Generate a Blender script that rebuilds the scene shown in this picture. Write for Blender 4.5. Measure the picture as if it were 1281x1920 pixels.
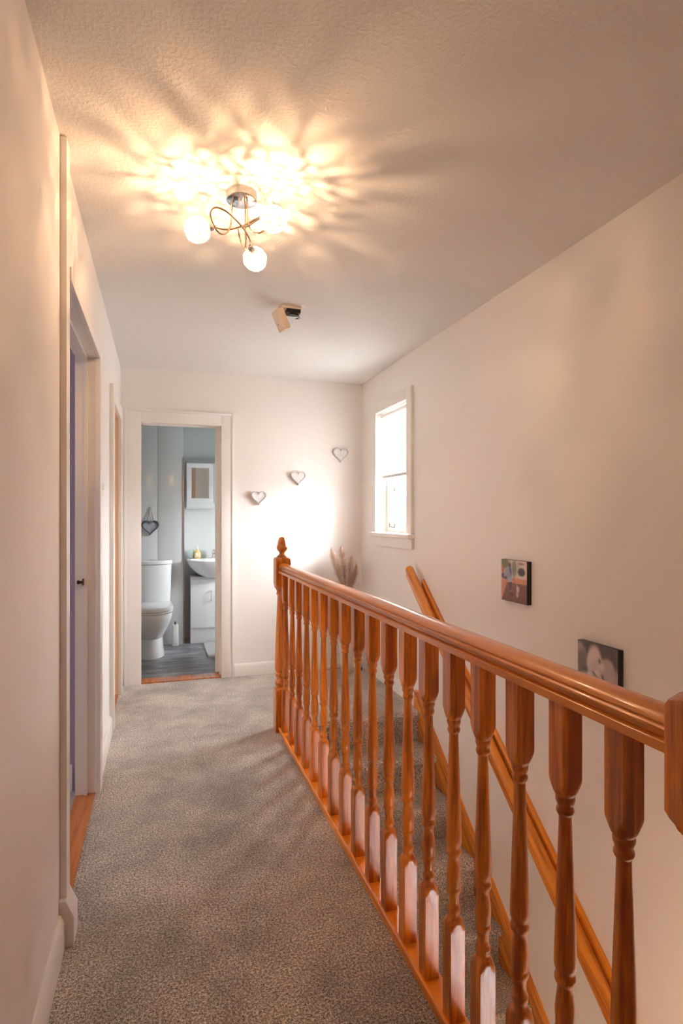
import bpy, bmesh, math, random
from mathutils import Vector, Matrix

# ------------------------------------------------------------------ clear
for o in list(bpy.data.objects):
    bpy.data.objects.remove(o)
SC = bpy.context.scene
COL = SC.collection

# ------------------------------------------------------------------ camera
F_PX, YAW = 1076.4, 0.3063
CAM_X, CAM_H = 0.2817, 1.2586
cd = bpy.data.cameras.new('camera')
cam = bpy.data.objects.new('camera', cd)
COL.objects.link(cam)
cam.location = (CAM_X, 0.0, CAM_H)
cam.rotation_euler = (math.pi / 2, 0, -YAW)
cd.sensor_fit = 'VERTICAL'
cd.sensor_height = 36.0
cd.sensor_width = 24.0
cd.lens = 36.0 * F_PX / 1920.0
cd.shift_y = 10.5 / 1920.0
cd.clip_start = 0.02
SC.camera = cam

# ------------------------------------------------------------------ room size
YB, W, H = 4.60, 1.9165, 2.388       # back wall, right wall, ceiling
LOW = -2.47                          # ground floor level at the foot of the stairs
NEAR = -1.2
RISE, GOING, NOSE_Y = 0.19, 0.235, 3.42

# ------------------------------------------------------------------ world, sun, exposure
SKY = 36.0
SUN_POWER = 1.2
EXPOSURE = 1.3
LAMP_WATTS = 3.1
world = bpy.data.worlds.new('sky')
SC.world = world
world.use_nodes = True
wn = world.node_tree.nodes
wl = world.node_tree.links
wn.clear()
wo = wn.new('ShaderNodeOutputWorld')
wb = wn.new('ShaderNodeBackground')
wr = wn.new('ShaderNodeValToRGB')
wt = wn.new('ShaderNodeTexCoord')
ws = wn.new('ShaderNodeSeparateXYZ')
wm = wn.new('ShaderNodeMapRange')
wm.inputs['From Min'].default_value = -1
wm.inputs['From Max'].default_value = 1
wl.new(wt.outputs['Generated'], ws.inputs[0])
wl.new(ws.outputs['Z'], wm.inputs['Value'])
wl.new(wm.outputs[0], wr.inputs[0])
wr.color_ramp.elements[0].position = 0.47
wr.color_ramp.elements[0].color = (0.28, 0.29, 0.29, 1)
wr.color_ramp.elements[1].position = 0.56
wr.color_ramp.elements[1].color = (0.91, 0.96, 1.0, 1)
wl.new(wr.outputs[0], wb.inputs['Color'])
wb.inputs['Strength'].default_value = SKY
wl.new(wb.outputs[0], wo.inputs[0])

sl = bpy.data.lights.new('hazy_sun', 'SUN')
sl.energy = SUN_POWER
sl.angle = math.radians(12)
sl.color = (0.95, 0.98, 1.0)
sun = bpy.data.objects.new('hazy_sun', sl)
COL.objects.link(sun)
sun.rotation_euler = Vector((-0.69, 0.69, -0.33)).to_track_quat('-Z', 'Y').to_euler()

SC.view_settings.view_transform = 'Standard'
SC.view_settings.look = 'None'
SC.view_settings.gamma = 1.0
SC.view_settings.exposure = EXPOSURE
try:
    SC.view_settings.use_curve_mapping = False
except Exception:
    pass
SC.cycles.max_bounces = 14
SC.cycles.diffuse_bounces = 8
SC.cycles.sample_clamp_indirect = 8.0
try:
    SC.cycles.use_denoising = True
except Exception:
    pass


def portal(loc, direction, sx, sy):
    l = bpy.data.lights.new('window_portal', 'AREA')
    l.shape = 'RECTANGLE'
    l.size, l.size_y = sx, sy
    l.cycles.is_portal = True
    o = bpy.data.objects.new('window_portal', l)
    COL.objects.link(o)
    o.location = loc
    o.rotation_euler = Vector(direction).to_track_quat('-Z', 'Z').to_euler()
    return o


# window openings: (y0, y1, z0, z1)
WIN1 = (3.63, 4.22, 1.143, 2.075)
WIN2 = (-0.92, -0.25, -1.43, -0.72)
WIN3 = (5.02, 5.52, 1.08, 1.60)
portal((W + 0.26, (WIN1[0] + WIN1[1]) / 2, (WIN1[2] + WIN1[3]) / 2), (-1, 0, 0), 0.6, 0.95)
portal((W + 0.26, (WIN2[0] + WIN2[1]) / 2, (WIN2[2] + WIN2[3]) / 2), (-1, 0, 0), 0.75, 0.8)
portal((W + 0.26, (WIN3[0] + WIN3[1]) / 2, (WIN3[2] + WIN3[3]) / 2), (-1, 0, 0), 0.5, 0.55)


# ------------------------------------------------------------------ materials
def mat(name):
    m = bpy.data.materials.new(name)
    m.use_nodes = True
    nt = m.node_tree
    b = nt.nodes.get('Principled BSDF')
    return m, nt, b


def noise(nt, scale, detail=3.0, rough=0.5, vec=None):
    n = nt.nodes.new('ShaderNodeTexNoise')
    n.inputs['Scale'].default_value = scale
    n.inputs['Detail'].default_value = detail
    n.inputs['Roughness'].default_value = rough
    if vec is not None:
        nt.links.new(vec, n.inputs['Vector'])
    return n


def ramp(nt, fac, stops):
    r = nt.nodes.new('ShaderNodeValToRGB')
    while len(r.color_ramp.elements) < len(stops):
        r.color_ramp.elements.new(0.5)
    for e, (p, c) in zip(r.color_ramp.elements, stops):
        e.position = p
        e.color = (*c, 1)
    nt.links.new(fac, r.inputs[0])
    return r


def bump(nt, b, height, strength, dist):
    n = nt.nodes.new('ShaderNodeBump')
    n.inputs['Strength'].default_value = strength
    n.inputs['Distance'].default_value = dist
    nt.links.new(height, n.inputs['Height'])
    nt.links.new(n.outputs[0], b.inputs['Normal'])
    return n


def plain(name, col, rough=0.5, metal=0.0, spec=0.5, coat=0.0, bumpy=0.0, bscale=120, vary=0.0, vscale=8):
    m, nt, b = mat(name)
    b.inputs['Base Color'].default_value = (*col, 1)
    b.inputs['Roughness'].default_value = rough
    b.inputs['Metallic'].default_value = metal
    b.inputs['Specular IOR Level'].default_value = spec
    b.inputs['Coat Weight'].default_value = coat
    tc = nt.nodes.new('ShaderNodeTexCoord')
    if vary > 0:
        n = noise(nt, vscale, 4, 0.6, tc.outputs['Object'])
        lo = tuple(c * (1 - vary) for c in col)
        hi = tuple(min(1, c * (1 + vary)) for c in col)
        r = ramp(nt, n.outputs[0], [(0.3, lo), (0.7, hi)])
        nt.links.new(r.outputs[0], b.inputs['Base Color'])
    if bumpy > 0:
        n = noise(nt, bscale, 3, 0.55, tc.outputs['Object'])
        bump(nt, b, n.outputs[0], bumpy, 0.002)
    return m


def wood(name, dark, light, axis='z', slope=0.0, coat=0.55, knots=True):
    m, nt, b = mat(name)
    tc = nt.nodes.new('ShaderNodeTexCoord')
    oi = nt.nodes.new('ShaderNodeObjectInfo')
    # random offset per object so every baluster carries its own grain
    mul = nt.nodes.new('ShaderNodeMath'); mul.operation = 'MULTIPLY'
    mul.inputs[1].default_value = 37.0
    nt.links.new(oi.outputs['Random'], mul.inputs[0])
    add = nt.nodes.new('ShaderNodeVectorMath'); add.operation = 'ADD'
    mp = nt.nodes.new('ShaderNodeMapping')
    nt.links.new(tc.outputs['Object'], mp.inputs['Vector'])
    if slope:
        mp.inputs['Rotation'].default_value = (-slope, 0, 0)
    nt.links.new(mp.outputs[0], add.inputs[0])
    nt.links.new(mul.outputs[0], add.inputs[1])
    sc = nt.nodes.new('ShaderNodeVectorMath'); sc.operation = 'MULTIPLY'
    s = {'x': (0.06, 1, 1), 'y': (1, 0.06, 1), 'z': (1, 1, 0.06)}[axis]
    sc.inputs[1].default_value = s
    nt.links.new(add.outputs[0], sc.inputs[0])
    g1 = noise(nt, 38, 6, 0.6, sc.outputs[0])
    g2 = noise(nt, 170, 4, 0.7, sc.outputs[0])
    g3 = noise(nt, 7, 2, 0.5, sc.outputs[0])
    mx = nt.nodes.new('ShaderNodeMath'); mx.operation = 'MULTIPLY_ADD'
    nt.links.new(g2.outputs[0], mx.inputs[0]); mx.inputs[1].default_value = 0.35
    nt.links.new(g1.outputs[0], mx.inputs[2])
    mx2 = nt.nodes.new('ShaderNodeMath'); mx2.operation = 'MULTIPLY_ADD'
    nt.links.new(g3.outputs[0], mx2.inputs[0]); mx2.inputs[1].default_value = 0.5
    nt.links.new(mx.outputs[0], mx2.inputs[2])
    mid = tuple((a + c) / 2 for a, c in zip(dark, light))
    r = ramp(nt, mx2.outputs[0], [(0.76, dark), (0.90, mid), (1.0, light)])
    col = r.outputs[0]
    if knots:
        v = nt.nodes.new('ShaderNodeTexVoronoi')
        v.inputs['Scale'].default_value = 3.6
        kn = nt.nodes.new('ShaderNodeVectorMath'); kn.operation = 'MULTIPLY'
        kn.inputs[1].default_value = {'x': (0.45, 1.6, 1.6), 'y': (1.6, 0.45, 1.6), 'z': (1.6, 1.6, 0.45)}[axis]
        nt.links.new(add.outputs[0], kn.inputs[0])
        nt.links.new(kn.outputs[0], v.inputs['Vector'])
        kr = ramp(nt, v.outputs['Distance'], [(0.04, (0.22, 0.13, 0.08)), (0.10, (1, 1, 1))])
        mixk = nt.nodes.new('ShaderNodeMixRGB'); mixk.blend_type = 'MULTIPLY'
        mixk.inputs[0].default_value = 0.8
        nt.links.new(col, mixk.inputs[1]); nt.links.new(kr.outputs[0], mixk.inputs[2])
        col = mixk.outputs[0]
    hv = nt.nodes.new('ShaderNodeHueSaturation')
    hr = nt.nodes.new('ShaderNodeMapRange')
    hr.inputs['To Min'].default_value = 0.72
    hr.inputs['To Max'].default_value = 1.18
    nt.links.new(oi.outputs['Random'], hr.inputs['Value'])
    nt.links.new(hr.outputs[0], hv.inputs['Value'])
    nt.links.new(col, hv.inputs['Color'])
    nt.links.new(hv.outputs[0], b.inputs['Base Color'])
    b.inputs['Roughness'].default_value = 0.32
    b.inputs['Coat Weight'].default_value = coat
    b.inputs['Coat Roughness'].default_value = 0.10
    bump(nt, b, g2.outputs[0], 0.12, 0.001)
    return m


def carpet_material():
    m, nt, b = mat('grey_carpet')
    tc = nt.nodes.new('ShaderNodeTexCoord')
    f = noise(nt, 300, 2, 0.75, tc.outputs['Object'])
    g = noise(nt, 140, 3, 0.6, tc.outputs['Object'])
    p = noise(nt, 2.8, 6, 0.68, tc.outputs['Object'])
    p.inputs['Distortion'].default_value = 0.25
    fm = nt.nodes.new('ShaderNodeMath'); fm.operation = 'MULTIPLY_ADD'
    fm.inputs[1].default_value = 0.55
    nt.links.new(f.outputs[0], fm.inputs[0])
    gm = nt.nodes.new('ShaderNodeMath'); gm.operation = 'MULTIPLY'
    gm.inputs[1].default_value = 0.45
    nt.links.new(g.outputs[0], gm.inputs[0])
    nt.links.new(gm.outputs[0], fm.inputs[2])
    r = ramp(nt, fm.outputs[0], [(0.40, (0.085, 0.066, 0.052)), (0.5, (0.40, 0.35, 0.305)), (0.60, (0.95, 0.86, 0.77))])
    pr = ramp(nt, p.outputs[0], [(0.36, (0.72, 0.71, 0.71)), (0.5, (1.04, 1.02, 1.0)), (0.62, (1.32, 1.28, 1.24))])
    mx = nt.nodes.new('ShaderNodeMixRGB'); mx.blend_type = 'MULTIPLY'; mx.inputs[0].default_value = 1
    nt.links.new(r.outputs[0], mx.inputs[1]); nt.links.new(pr.outputs[0], mx.inputs[2])
    nt.links.new(mx.outputs[0], b.inputs['Base Color'])
    b.inputs['Roughness'].default_value = 1.0
    b.inputs['Specular IOR Level'].default_value = 0.1
    b.inputs['Sheen Weight'].default_value = 0.35
    b.inputs['Sheen Roughness'].default_value = 0.5
    ad = nt.nodes.new('ShaderNodeMath'); ad.operation = 'ADD'
    nt.links.new(f.outputs[0], ad.inputs[0]); nt.links.new(g.outputs[0], ad.inputs[1])
    bump(nt, b, ad.outputs[0], 0.8, 0.004)
    return m


def vinyl_material():
    m, nt, b = mat('grey_vinyl_floor')
    tc = nt.nodes.new('ShaderNodeTexCoord')
    mp = nt.nodes.new('ShaderNodeMapping')
    mp.inputs['Scale'].default_value = (1.2, 4.0, 1)
    nt.links.new(tc.outputs['Object'], mp.inputs['Vector'])
    p = noise(nt, 3.4, 6, 0.65, mp.outputs[0])
    r = ramp(nt, p.outputs[0], [(0.32, (0.10, 0.10, 0.115)), (0.52, (0.24, 0.24, 0.26)), (0.7, (0.46, 0.46, 0.49))])
    nt.links.new(r.outputs[0], b.inputs['Base Color'])
    b.inputs['Roughness'].default_value = 0.35
    return m


def ceiling_material():
    m, nt, b = mat('textured_ceiling_paint')
    b.inputs['Base Color'].default_value = (0.80, 0.785, 0.765, 1)
    b.inputs['Roughness'].default_value = 0.75
    tc = nt.nodes.new('ShaderNodeTexCoord')
    n = noise(nt, 85, 2.0, 0.5, tc.outputs['Object'])
    r = ramp(nt, n.outputs[0], [(0.44, (0, 0, 0)), (0.60, (1, 1, 1))])
    bump(nt, b, r.outputs[0], 0.34, 0.002)
    return m


def glass_material(name='window_glass', tint=1.0):
    m = bpy.data.materials.new(name)
    m.use_nodes = True
    nt = m.node_tree
    nt.nodes.clear()
    o = nt.nodes.new('ShaderNodeOutputMaterial')
    t = nt.nodes.new('ShaderNodeBsdfTransparent')
    t.inputs['Color'].default_value = (tint, tint, tint, 1)
    g = nt.nodes.new('ShaderNodeBsdfGlossy')
    g.inputs['Roughness'].default_value = 0.02
    x = nt.nodes.new('ShaderNodeMixShader')
    x.inputs[0].default_value = 0.05
    nt.links.new(t.outputs[0], x.inputs[1])
    nt.links.new(g.outputs[0], x.inputs[2])
    nt.links.new(x.outputs[0], o.inputs[0])
    return m


def blind_material():
    m = bpy.data.materials.new('white_blind_fabric')
    m.use_nodes = True
    nt = m.node_tree
    nt.nodes.clear()
    o = nt.nodes.new('ShaderNodeOutputMaterial')
    t = nt.nodes.new('ShaderNodeBsdfTranslucent')
    t.inputs['Color'].default_value = (0.85, 0.86, 0.86, 1)
    d = nt.nodes.new('ShaderNodeBsdfDiffuse')
    d.inputs['Color'].default_value = (0.85, 0.86, 0.86, 1)
    x = nt.nodes.new('ShaderNodeMixShader')
    x.inputs[0].default_value = 0.45
    nt.links.new(t.outputs[0], x.inputs[1])
    nt.links.new(d.outputs[0], x.inputs[2])
    nt.links.new(x.outputs[0], o.inputs[0])
    return m


def emission(name, col, strength):
    m = bpy.data.materials.new(name)
    m.use_nodes = True
    nt = m.node_tree
    nt.nodes.clear()
    o = nt.nodes.new('ShaderNodeOutputMaterial')
    e = nt.nodes.new('ShaderNodeEmission')
    e.inputs['Color'].default_value = (*col, 1)
    e.inputs['Strength'].default_value = strength
    nt.links.new(e.outputs[0], o.inputs[0])
    return m


def print_material(name, rough=0.45):
    m, nt, b = mat(name)
    a = nt.nodes.new('ShaderNodeAttribute')
    a.attribute_name = 'Col'
    nt.links.new(a.outputs['Color'], b.inputs['Base Color'])
    b.inputs['Roughness'].default_value = rough
    return m


SLOPE = math.atan(0.81)
M = {}
M['wall'] = plain('warm_white_wall_paint', (0.875, 0.835, 0.805), 0.72, bumpy=0.12, bscale=60)
M['ceiling'] = ceiling_material()
M['trim'] = plain('white_gloss_trim', (0.87, 0.835, 0.80), 0.32, bumpy=0.05, bscale=30)
M['tan'] = plain('pale_bare_wood_lining', (0.78, 0.56, 0.40), 0.5)
M['tan_dark'] = plain('tan_door_paint', (0.55, 0.37, 0.24), 0.5)
M['purple'] = plain('lilac_wall_paint', (0.40, 0.33, 0.43), 0.7, bumpy=0.08)
M['carpet'] = carpet_material()
M['room_carpet'] = plain('bedroom_carpet', (0.42, 0.42, 0.46), 0.95, bumpy=0.6, bscale=300, vary=0.25, vscale=150)
M['vinyl'] = vinyl_material()
M['bath_paint'] = plain('grey_green_bathroom_paint', (0.50, 0.54, 0.53), 0.5)
M['panel'] = plain('glossy_white_wall_panel', (0.67, 0.68, 0.685), 0.12)
M['ceramic'] = plain('white_ceramic', (0.86, 0.87, 0.88), 0.08, coat=0.4)
M['white_gloss'] = plain('white_gloss_cabinet', (0.80, 0.82, 0.85), 0.18)
M['white_plastic'] = plain('white_plastic', (0.82, 0.80, 0.77), 0.35)
M['cream_plastic'] = plain('cream_plastic', (0.80, 0.68, 0.56), 0.4)
M['chrome'] = plain('polished_chrome', (0.82, 0.82, 0.84), 0.07, metal=1.0)
M['brass'] = plain('warm_polished_metal', (0.80, 0.66, 0.50), 0.14, metal=1.0)
M['wire'] = plain('aluminium_wire', (0.93, 0.90, 0.86), 0.30, metal=0.35)
M['dark_metal'] = plain('dark_bronze_metal', (0.06, 0.035, 0.028), 0.4, metal=0.4)
M['dark'] = plain('black_plastic', (0.015, 0.014, 0.013), 0.45)
M['dark_grey'] = plain('dark_grey_wood', (0.075, 0.085, 0.105), 0.55)
M['grey_panel'] = plain('pale_grey_card', (0.40, 0.42, 0.50), 0.6)
M['mirror'] = plain('mirror_glass', (0.85, 0.86, 0.86), 0.03, metal=1.0)
M['glass'] = glass_material()
M['tinted_glass'] = glass_material('tinted_glass', 0.7)
M['blind'] = blind_material()
M['string'] = plain('brown_twine', (0.22, 0.17, 0.13), 0.9)
M['mat_grey'] = plain('pale_grey_bath_mat', (0.50, 0.50, 0.49), 0.95, bumpy=0.8, bscale=200)
M['amber'] = plain('amber_soap', (0.75, 0.52, 0.16), 0.15, coat=0.4)
M['vase'] = plain('cream_ceramic', (0.70, 0.58, 0.48), 0.5)
M['pampas'] = plain('dried_pampas_plume', (0.72, 0.53, 0.43), 0.9)
M['stem'] = plain('dried_stem', (0.45, 0.30, 0.20), 0.8)
M['heart'] = plain('whitewashed_wood', (0.74, 0.72, 0.71), 0.6, vary=0.10, vscale=40)
M['heart_edge'] = plain('worn_grey_edge', (0.62, 0.59, 0.57), 0.7, vary=0.2, vscale=60)
M['gold'] = plain('brushed_trim', (0.50, 0.46, 0.43), 0.3, metal=1.0)
PINE_D, PINE_L = (0.36, 0.070, 0.002), (0.80, 0.24, 0.012)
M['pine_z'] = wood('varnished_pine_upright', PINE_D, PINE_L, 'z')
M['pine_y'] = wood('varnished_pine_rail', (0.62, 0.165, 0.006), (0.88, 0.29, 0.020), 'y')
M['pine_s'] = wood('varnished_pine_sloping', (0.50, 0.125, 0.005), (0.90, 0.32, 0.025), 'y', slope=SLOPE)
M['threshold'] = wood('stained_wood_threshold', (0.30, 0.08, 0.015), (0.52, 0.17, 0.04), 'y', knots=False)
M['print_col'] = print_material('printed_colour_canvas')


# ------------------------------------------------------------------ mesh helpers
def obj(name, bm, m, parent=None, loc=None, smooth=True, mats=None):
    me = bpy.data.meshes.new(name)
    bmesh.ops.recalc_face_normals(bm, faces=bm.faces)
    if smooth:
        for e in bm.edges:
            e.smooth = True
            if len(e.link_faces) == 2:
                if e.calc_face_angle(0) > math.radians(34):
                    e.smooth = False
        for f in bm.faces:
            f.smooth = True
    bm.to_mesh(me)
    bm.free()
    for mm in (mats or [m]):
        me.materials.append(mm)
    o = bpy.data.objects.new(name, me)
    COL.objects.link(o)
    if parent is not None:
        o.parent = parent
    if loc is not None:
        o.location = loc
    return o


def thing(name, label, cat, loc=(0, 0, 0), rotz=0, group=None):
    o = bpy.data.objects.new(name, None)
    o.empty_display_size = 0.05
    COL.objects.link(o)
    o.location = loc
    o.rotation_euler = (0, 0, rotz)
    return tag(o, label, cat, group)


def tag(o, label, cat, group=None):
    o['label'] = label
    o['category'] = cat
    if group:
        o['group'] = group
    return o


def struct(o, label=None, cat=None):
    o['kind'] = 'structure'
    if label:
        o['label'] = label
    if cat:
        o['category'] = cat
    return o


def nb():
    return bmesh.new()


def box(bm, x0, x1, y0, y1, z0, z1, mi=0, bevel=0.0):
    v = [bm.verts.new((x, y, z)) for x in (x0, x1) for y in (y0, y1) for z in (z0, z1)]
    fs = []
    for q in ((0, 1, 3, 2), (4, 6, 7, 5), (0, 4, 5, 1), (2, 3, 7, 6), (0, 2, 6, 4), (1, 5, 7, 3)):
        f = bm.faces.new([v[i] for i in q])
        f.material_index = mi
        fs.append(f)
    if bevel > 0:
        es = list({e for f in fs for e in f.edges})
        bmesh.ops.bevel(bm, geom=es, offset=bevel, segments=2, profile=0.6, affect='EDGES')
    return bm


def loft(bm, rings, cx=0, cy=0, n=32, cap=True):
    """rings: (z, half, squareness 0..1)"""
    prev = None
    first = None
    square = any(q > 0 for _, _, q in rings)
    if square:
        n = 32
    for (z, r, q) in rings:
        row = []
        for i in range(n):
            if square:
                a = math.radians(45 + 90 * (i // 8) + (-2.2, 2.2, 14, 26, 38, 52, 64, 76)[i % 8])
            else:
                a = 2 * math.pi * i / n
            c, s = math.cos(a), math.sin(a)
            k = 1.0 / max(abs(c), abs(s))
            if q > 1:                      # square blank cut back by the lathe to radius q
                rr = min(r * k, q - 1)
            else:
                rr = r * ((1 - q) + q * k)
            row.append(bm.verts.new((cx + c * rr, cy + s * rr, z)))
        if prev:
            for i in range(n):
                bm.faces.new((prev[i], prev[(i + 1) % n], row[(i + 1) % n], row[i]))
        else:
            first = row
        prev = row
    if cap:
        bm.faces.new(prev)
        bm.faces.new(list(reversed(first)))
    return bm


def prism(bm, pts, axis, a0, a1, mi=0):
    """extrude a 2D outline along an axis. axis 'x': pts=(y,z); 'y': pts=(x,z); 'z': pts=(x,y)"""
    def P(p, a):
        return {'x': (a, p[0], p[1]), 'y': (p[0], a, p[1]), 'z': (p[0], p[1], a)}[axis]
    lo = [bm.verts.new(P(p, a0)) for p in pts]
    hi = [bm.verts.new(P(p, a1)) for p in pts]
    n = len(pts)
    for i in range(n):
        f = bm.faces.new((lo[i], lo[(i + 1) % n], hi[(i + 1) % n], hi[i]))
        f.material_index = mi
    f = bm.faces.new(hi); f.material_index = mi
    f = bm.faces.new(list(reversed(lo))); f.material_index = mi
    return bm


def tube(bm, pts, r, n=10, closed=False, r2=None):
    pts = [Vector(p) for p in pts]
    m = len(pts)
    up = Vector((0.13, 0.29, 0.95)).normalized()
    rows = []
    nrm = None
    for i, p in enumerate(pts):
        if closed:
            d = pts[(i + 1) % m] - pts[i - 1]
        else:
            d = pts[min(i + 1, m - 1)] - pts[max(i - 1, 0)]
        d.normalize()
        if nrm is None:
            nrm = d.cross(up)
            if nrm.length < 1e-3:
                nrm = d.cross(Vector((1, 0, 0)))
        nrm = (nrm - d * nrm.dot(d)).normalized()
        b = d.cross(nrm)
        rad = r if r2 is None else r + (r2 - r) * i / (m - 1)
        rows.append([bm.verts.new(p + (nrm * math.cos(2 * math.pi * k / n) + b * math.sin(2 * math.pi * k / n)) * rad) for k in range(n)])
    rng = range(m if closed else m - 1)
    for i in rng:
        A, B = rows[i], rows[(i + 1) % m]
        for k in range(n):
            bm.faces.new((A[k], A[(k + 1) % n], B[(k + 1) % n], B[k]))
    if not closed:
        bm.faces.new(rows[-1])
        bm.faces.new(list(reversed(rows[0])))
    return bm


def catmull(P, sub=8):
    P = [Vector(p) for p in P]
    out = []
    for i in range(len(P) - 1):
        p0, p1, p2, p3 = P[max(i - 1, 0)], P[i], P[i + 1], P[min(i + 2, len(P) - 1)]
        for k in range(sub):
            t = k / sub
            out.append(0.5 * ((2 * p1) + (-p0 + p2) * t + (2 * p0 - 5 * p1 + 4 * p2 - p3) * t * t + (-p0 + 3 * p1 - 3 * p2 + p3) * t ** 3))
    out.append(P[-1])
    return out


def wall_grid(bm, axis, a0, a1, u0, u1, z0, z1, holes):
    """wall slab between a0..a1 on `axis`, spanning u (other horizontal axis) and z, with holes (u0,u1,z0,z1)"""
    us = sorted({u0, u1, *[h[0] for h in holes], *[h[1] for h in holes]})
    zs = sorted({z0, z1, *[h[2] for h in holes], *[h[3] for h in holes]})
    us = [u for u in us if u0 <= u <= u1]
    zs = [z for z in zs if z0 <= z <= z1]
    cells = {}
    for i in range(len(us) - 1):
        for j in range(len(zs) - 1):
            cu, cz = (us[i] + us[i + 1]) / 2, (zs[j] + zs[j + 1]) / 2
            cells[i, j] = not any(h[0] < cu < h[1] and h[2] < cz < h[3] for h in holes)
    V = {}

    def vert(a, u, z):
        k = (a, u, z)
        if k not in V:
            V[k] = bm.verts.new((a, u, z) if axis == 'x' else (u, a, z))
        return V[k]
    for (i, j), solid in cells.items():
        if not solid:
            continue
        u, uu, z, zz = us[i], us[i + 1], zs[j], zs[j + 1]
        for a in (a0, a1):
            bm.faces.new((vert(a, u, z), vert(a, uu, z), vert(a, uu, zz), vert(a, u, zz)))
        for (di, dj, p, q) in ((-1, 0, (u, z), (u, zz)), (1, 0, (uu, z), (uu, zz)), (0, -1, (u, z), (uu, z)), (0, 1, (u, zz), (uu, zz))):
            if not cells.get((i + di, j + dj), False):
                bm.faces.new((vert(a0, *p), vert(a1, *p), vert(a1, *q), vert(a0, *q)))
    return bm


def boxes(name, m, lst, parent=None, bevel=0.0):
    bm = nb()
    for b in lst:
        box(bm, *b, bevel=bevel)
    return obj(name, bm, m, parent)


# ================================================================== ROOM SHELL
DOOR1 = (1.932, 2.832, 1.985)
DOOR2 = (3.711, 4.361, 1.955)
DOOR3 = (0.143, 0.745, 1.982)
LT = 0.115      # partition thickness
LW = 0.082      # left partition thickness
L = 0.018       # lining thickness

o = obj('wall_left', wall_grid(nb(), 'x', -LW, 0.0, NEAR, YB, -0.25, H,
        [(DOOR1[0] - L, DOOR1[1] + L, 0, DOOR1[2] + L), (DOOR2[0] - L, DOOR2[1] + L, 0, DOOR2[2] + L)]), M['wall'])
struct(o, 'white painted left corridor wall with two doorways', 'wall')
o = obj('wall_back', wall_grid(nb(), 'y', YB, YB + LT, -0.53, W, -0.25, H,
        [(DOOR3[0] - L, DOOR3[1] + L, 0, DOOR3[2] + L)]), M['wall'])
struct(o, 'white painted end wall with the bathroom doorway', 'wall')
o = obj('wall_right', wall_grid(nb(), 'x', W, W + 0.26, NEAR, YB + LT, LOW, H, [WIN1, WIN2]), M['wall'])
struct(o, 'tall white painted right wall beside the stairs', 'wall')
o = boxes('wall_near', M['wall'], [(-LT, W + 0.26, NEAR - 0.1, NEAR, LOW, H)])
struct(o, 'white painted wall behind the near end of the landing', 'wall')
o = boxes('ceiling', M['ceiling'], [(-LT, W + 0.26, NEAR - 0.1, YB + LT, H, H + 0.1)])
struct(o, 'textured off white ceiling over the landing', 'ceiling')
# landing floor: one slab with the stairwell cut out
bm = nb()
prism(bm, [(0.0, NEAR), (W, NEAR), (W, 0.50), (1.005, 0.50), (1.005, NOSE_Y - 0.005), (W, NOSE_Y - 0.005), (W, YB), (0.0, YB)], 'z', -0.22, 0.0)
# rounded carpet nosing at the head of the stairs
prism(bm, [(NOSE_Y, -0.055), (NOSE_Y - 0.02, -0.05), (NOSE_Y - 0.033, -0.032), (NOSE_Y - 0.033, -0.016), (NOSE_Y - 0.02, -0.003), (NOSE_Y, 0.0)], 'x', 1.006, W - 0.032)
o = obj('floor', bm, M['carpet'])
struct(o, 'grey speckled carpet on the landing floor', 'floor')
# stairwell enclosure below the landing
o = boxes('wall_stairwell', M['wall'], [(0.90, 1.0, 0.5, NOSE_Y + 0.02, LOW, -0.222), (-LT, 0.9, 0.45, 0.5, LOW, -0.222), (0.9, W, NOSE_Y + 0.02, NOSE_Y + 0.1, LOW, -0.222)])
struct(o, 'white wall enclosing the stairs below the landing', 'wall')
o = boxes('wall_hall', M['wall'], [(-LT, 0.0, NEAR, 0.45, LOW, -0.252)])
struct(o, 'white wall of the lower hall', 'wall')
o = boxes('floor_hall', M['carpet'], [(-LT, W, NEAR, NOSE_Y, LOW - 0.1, LOW)])
struct(o, 'grey carpet of the lower hall', 'floor')

# ---- skirting boards
def skirt_profile(t=0.016, h=0.098):
    return [(0, 0), (t, 0), (t, h - 0.02), (t - 0.006, h - 0.006), (t - 0.010, h), (0, h)]


def skirting_left(name, y0, y1, label):
    bm = nb()
    prism(bm, [(p[0] + 0.0005, p[1] + 0.0005) for p in skirt_profile()], 'y', y0, y1)
    o = obj(name, bm, M['trim'])
    return struct(o, label, 'skirting board')


skirting_left('baseboard_left', NEAR, 1.844, 'white skirting board along the nearest part of the left wall')
skirting_left('baseboard_left.001', 2.985, 3.605, 'white skirting board between the two left doorways')
skirting_left('baseboard_left.002', 4.455, YB - 0.03, 'short white skirting board in the far left corner')
bm = nb()
prism(bm, [(YB - 0.0005 - p[0], p[1] + 0.0005) for p in skirt_profile()], 'x', 0.842, W - 0.018)
struct(obj('baseboard_back', bm, M['trim']), 'white skirting board right of the bathroom door', 'skirting board')
bm = nb()
prism(bm, [(W - 0.0005 - p[0], p[1] + 0.0005) for p in skirt_profile()], 'y', 3.50, YB)
struct(obj('baseboard_right', bm, M['trim']), 'white skirting board under the window at the stair head', 'skirting board')


# ---- door frames
def arch_strip(bm, axis, front, sign, u0, u1, z0, z1, t=0.022):
    """flat architrave board standing off the wall"""
    a0, a1 = sorted((front, front + sign * t))
    if axis == 'x':
        box(bm, a0, a1, u0, u1, z0, z1, bevel=0.003)
    else:
        box(bm, u0, u1, a0, a1, z0, z1, bevel=0.003)


# door 1 (bedroom with lilac walls)
d1 = thing('door_1', 'white framed doorway into the lilac room on the left', 'doorway', (0, DOOR1[0], 0))
struct(d1)


def at(parent, o):
    o.matrix_parent_inverse = Matrix.Translation(-parent.location)
    return o


def child(parent, name, bm, m, **k):
    return at(parent, obj(name, bm, m, parent, **k))


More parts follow.
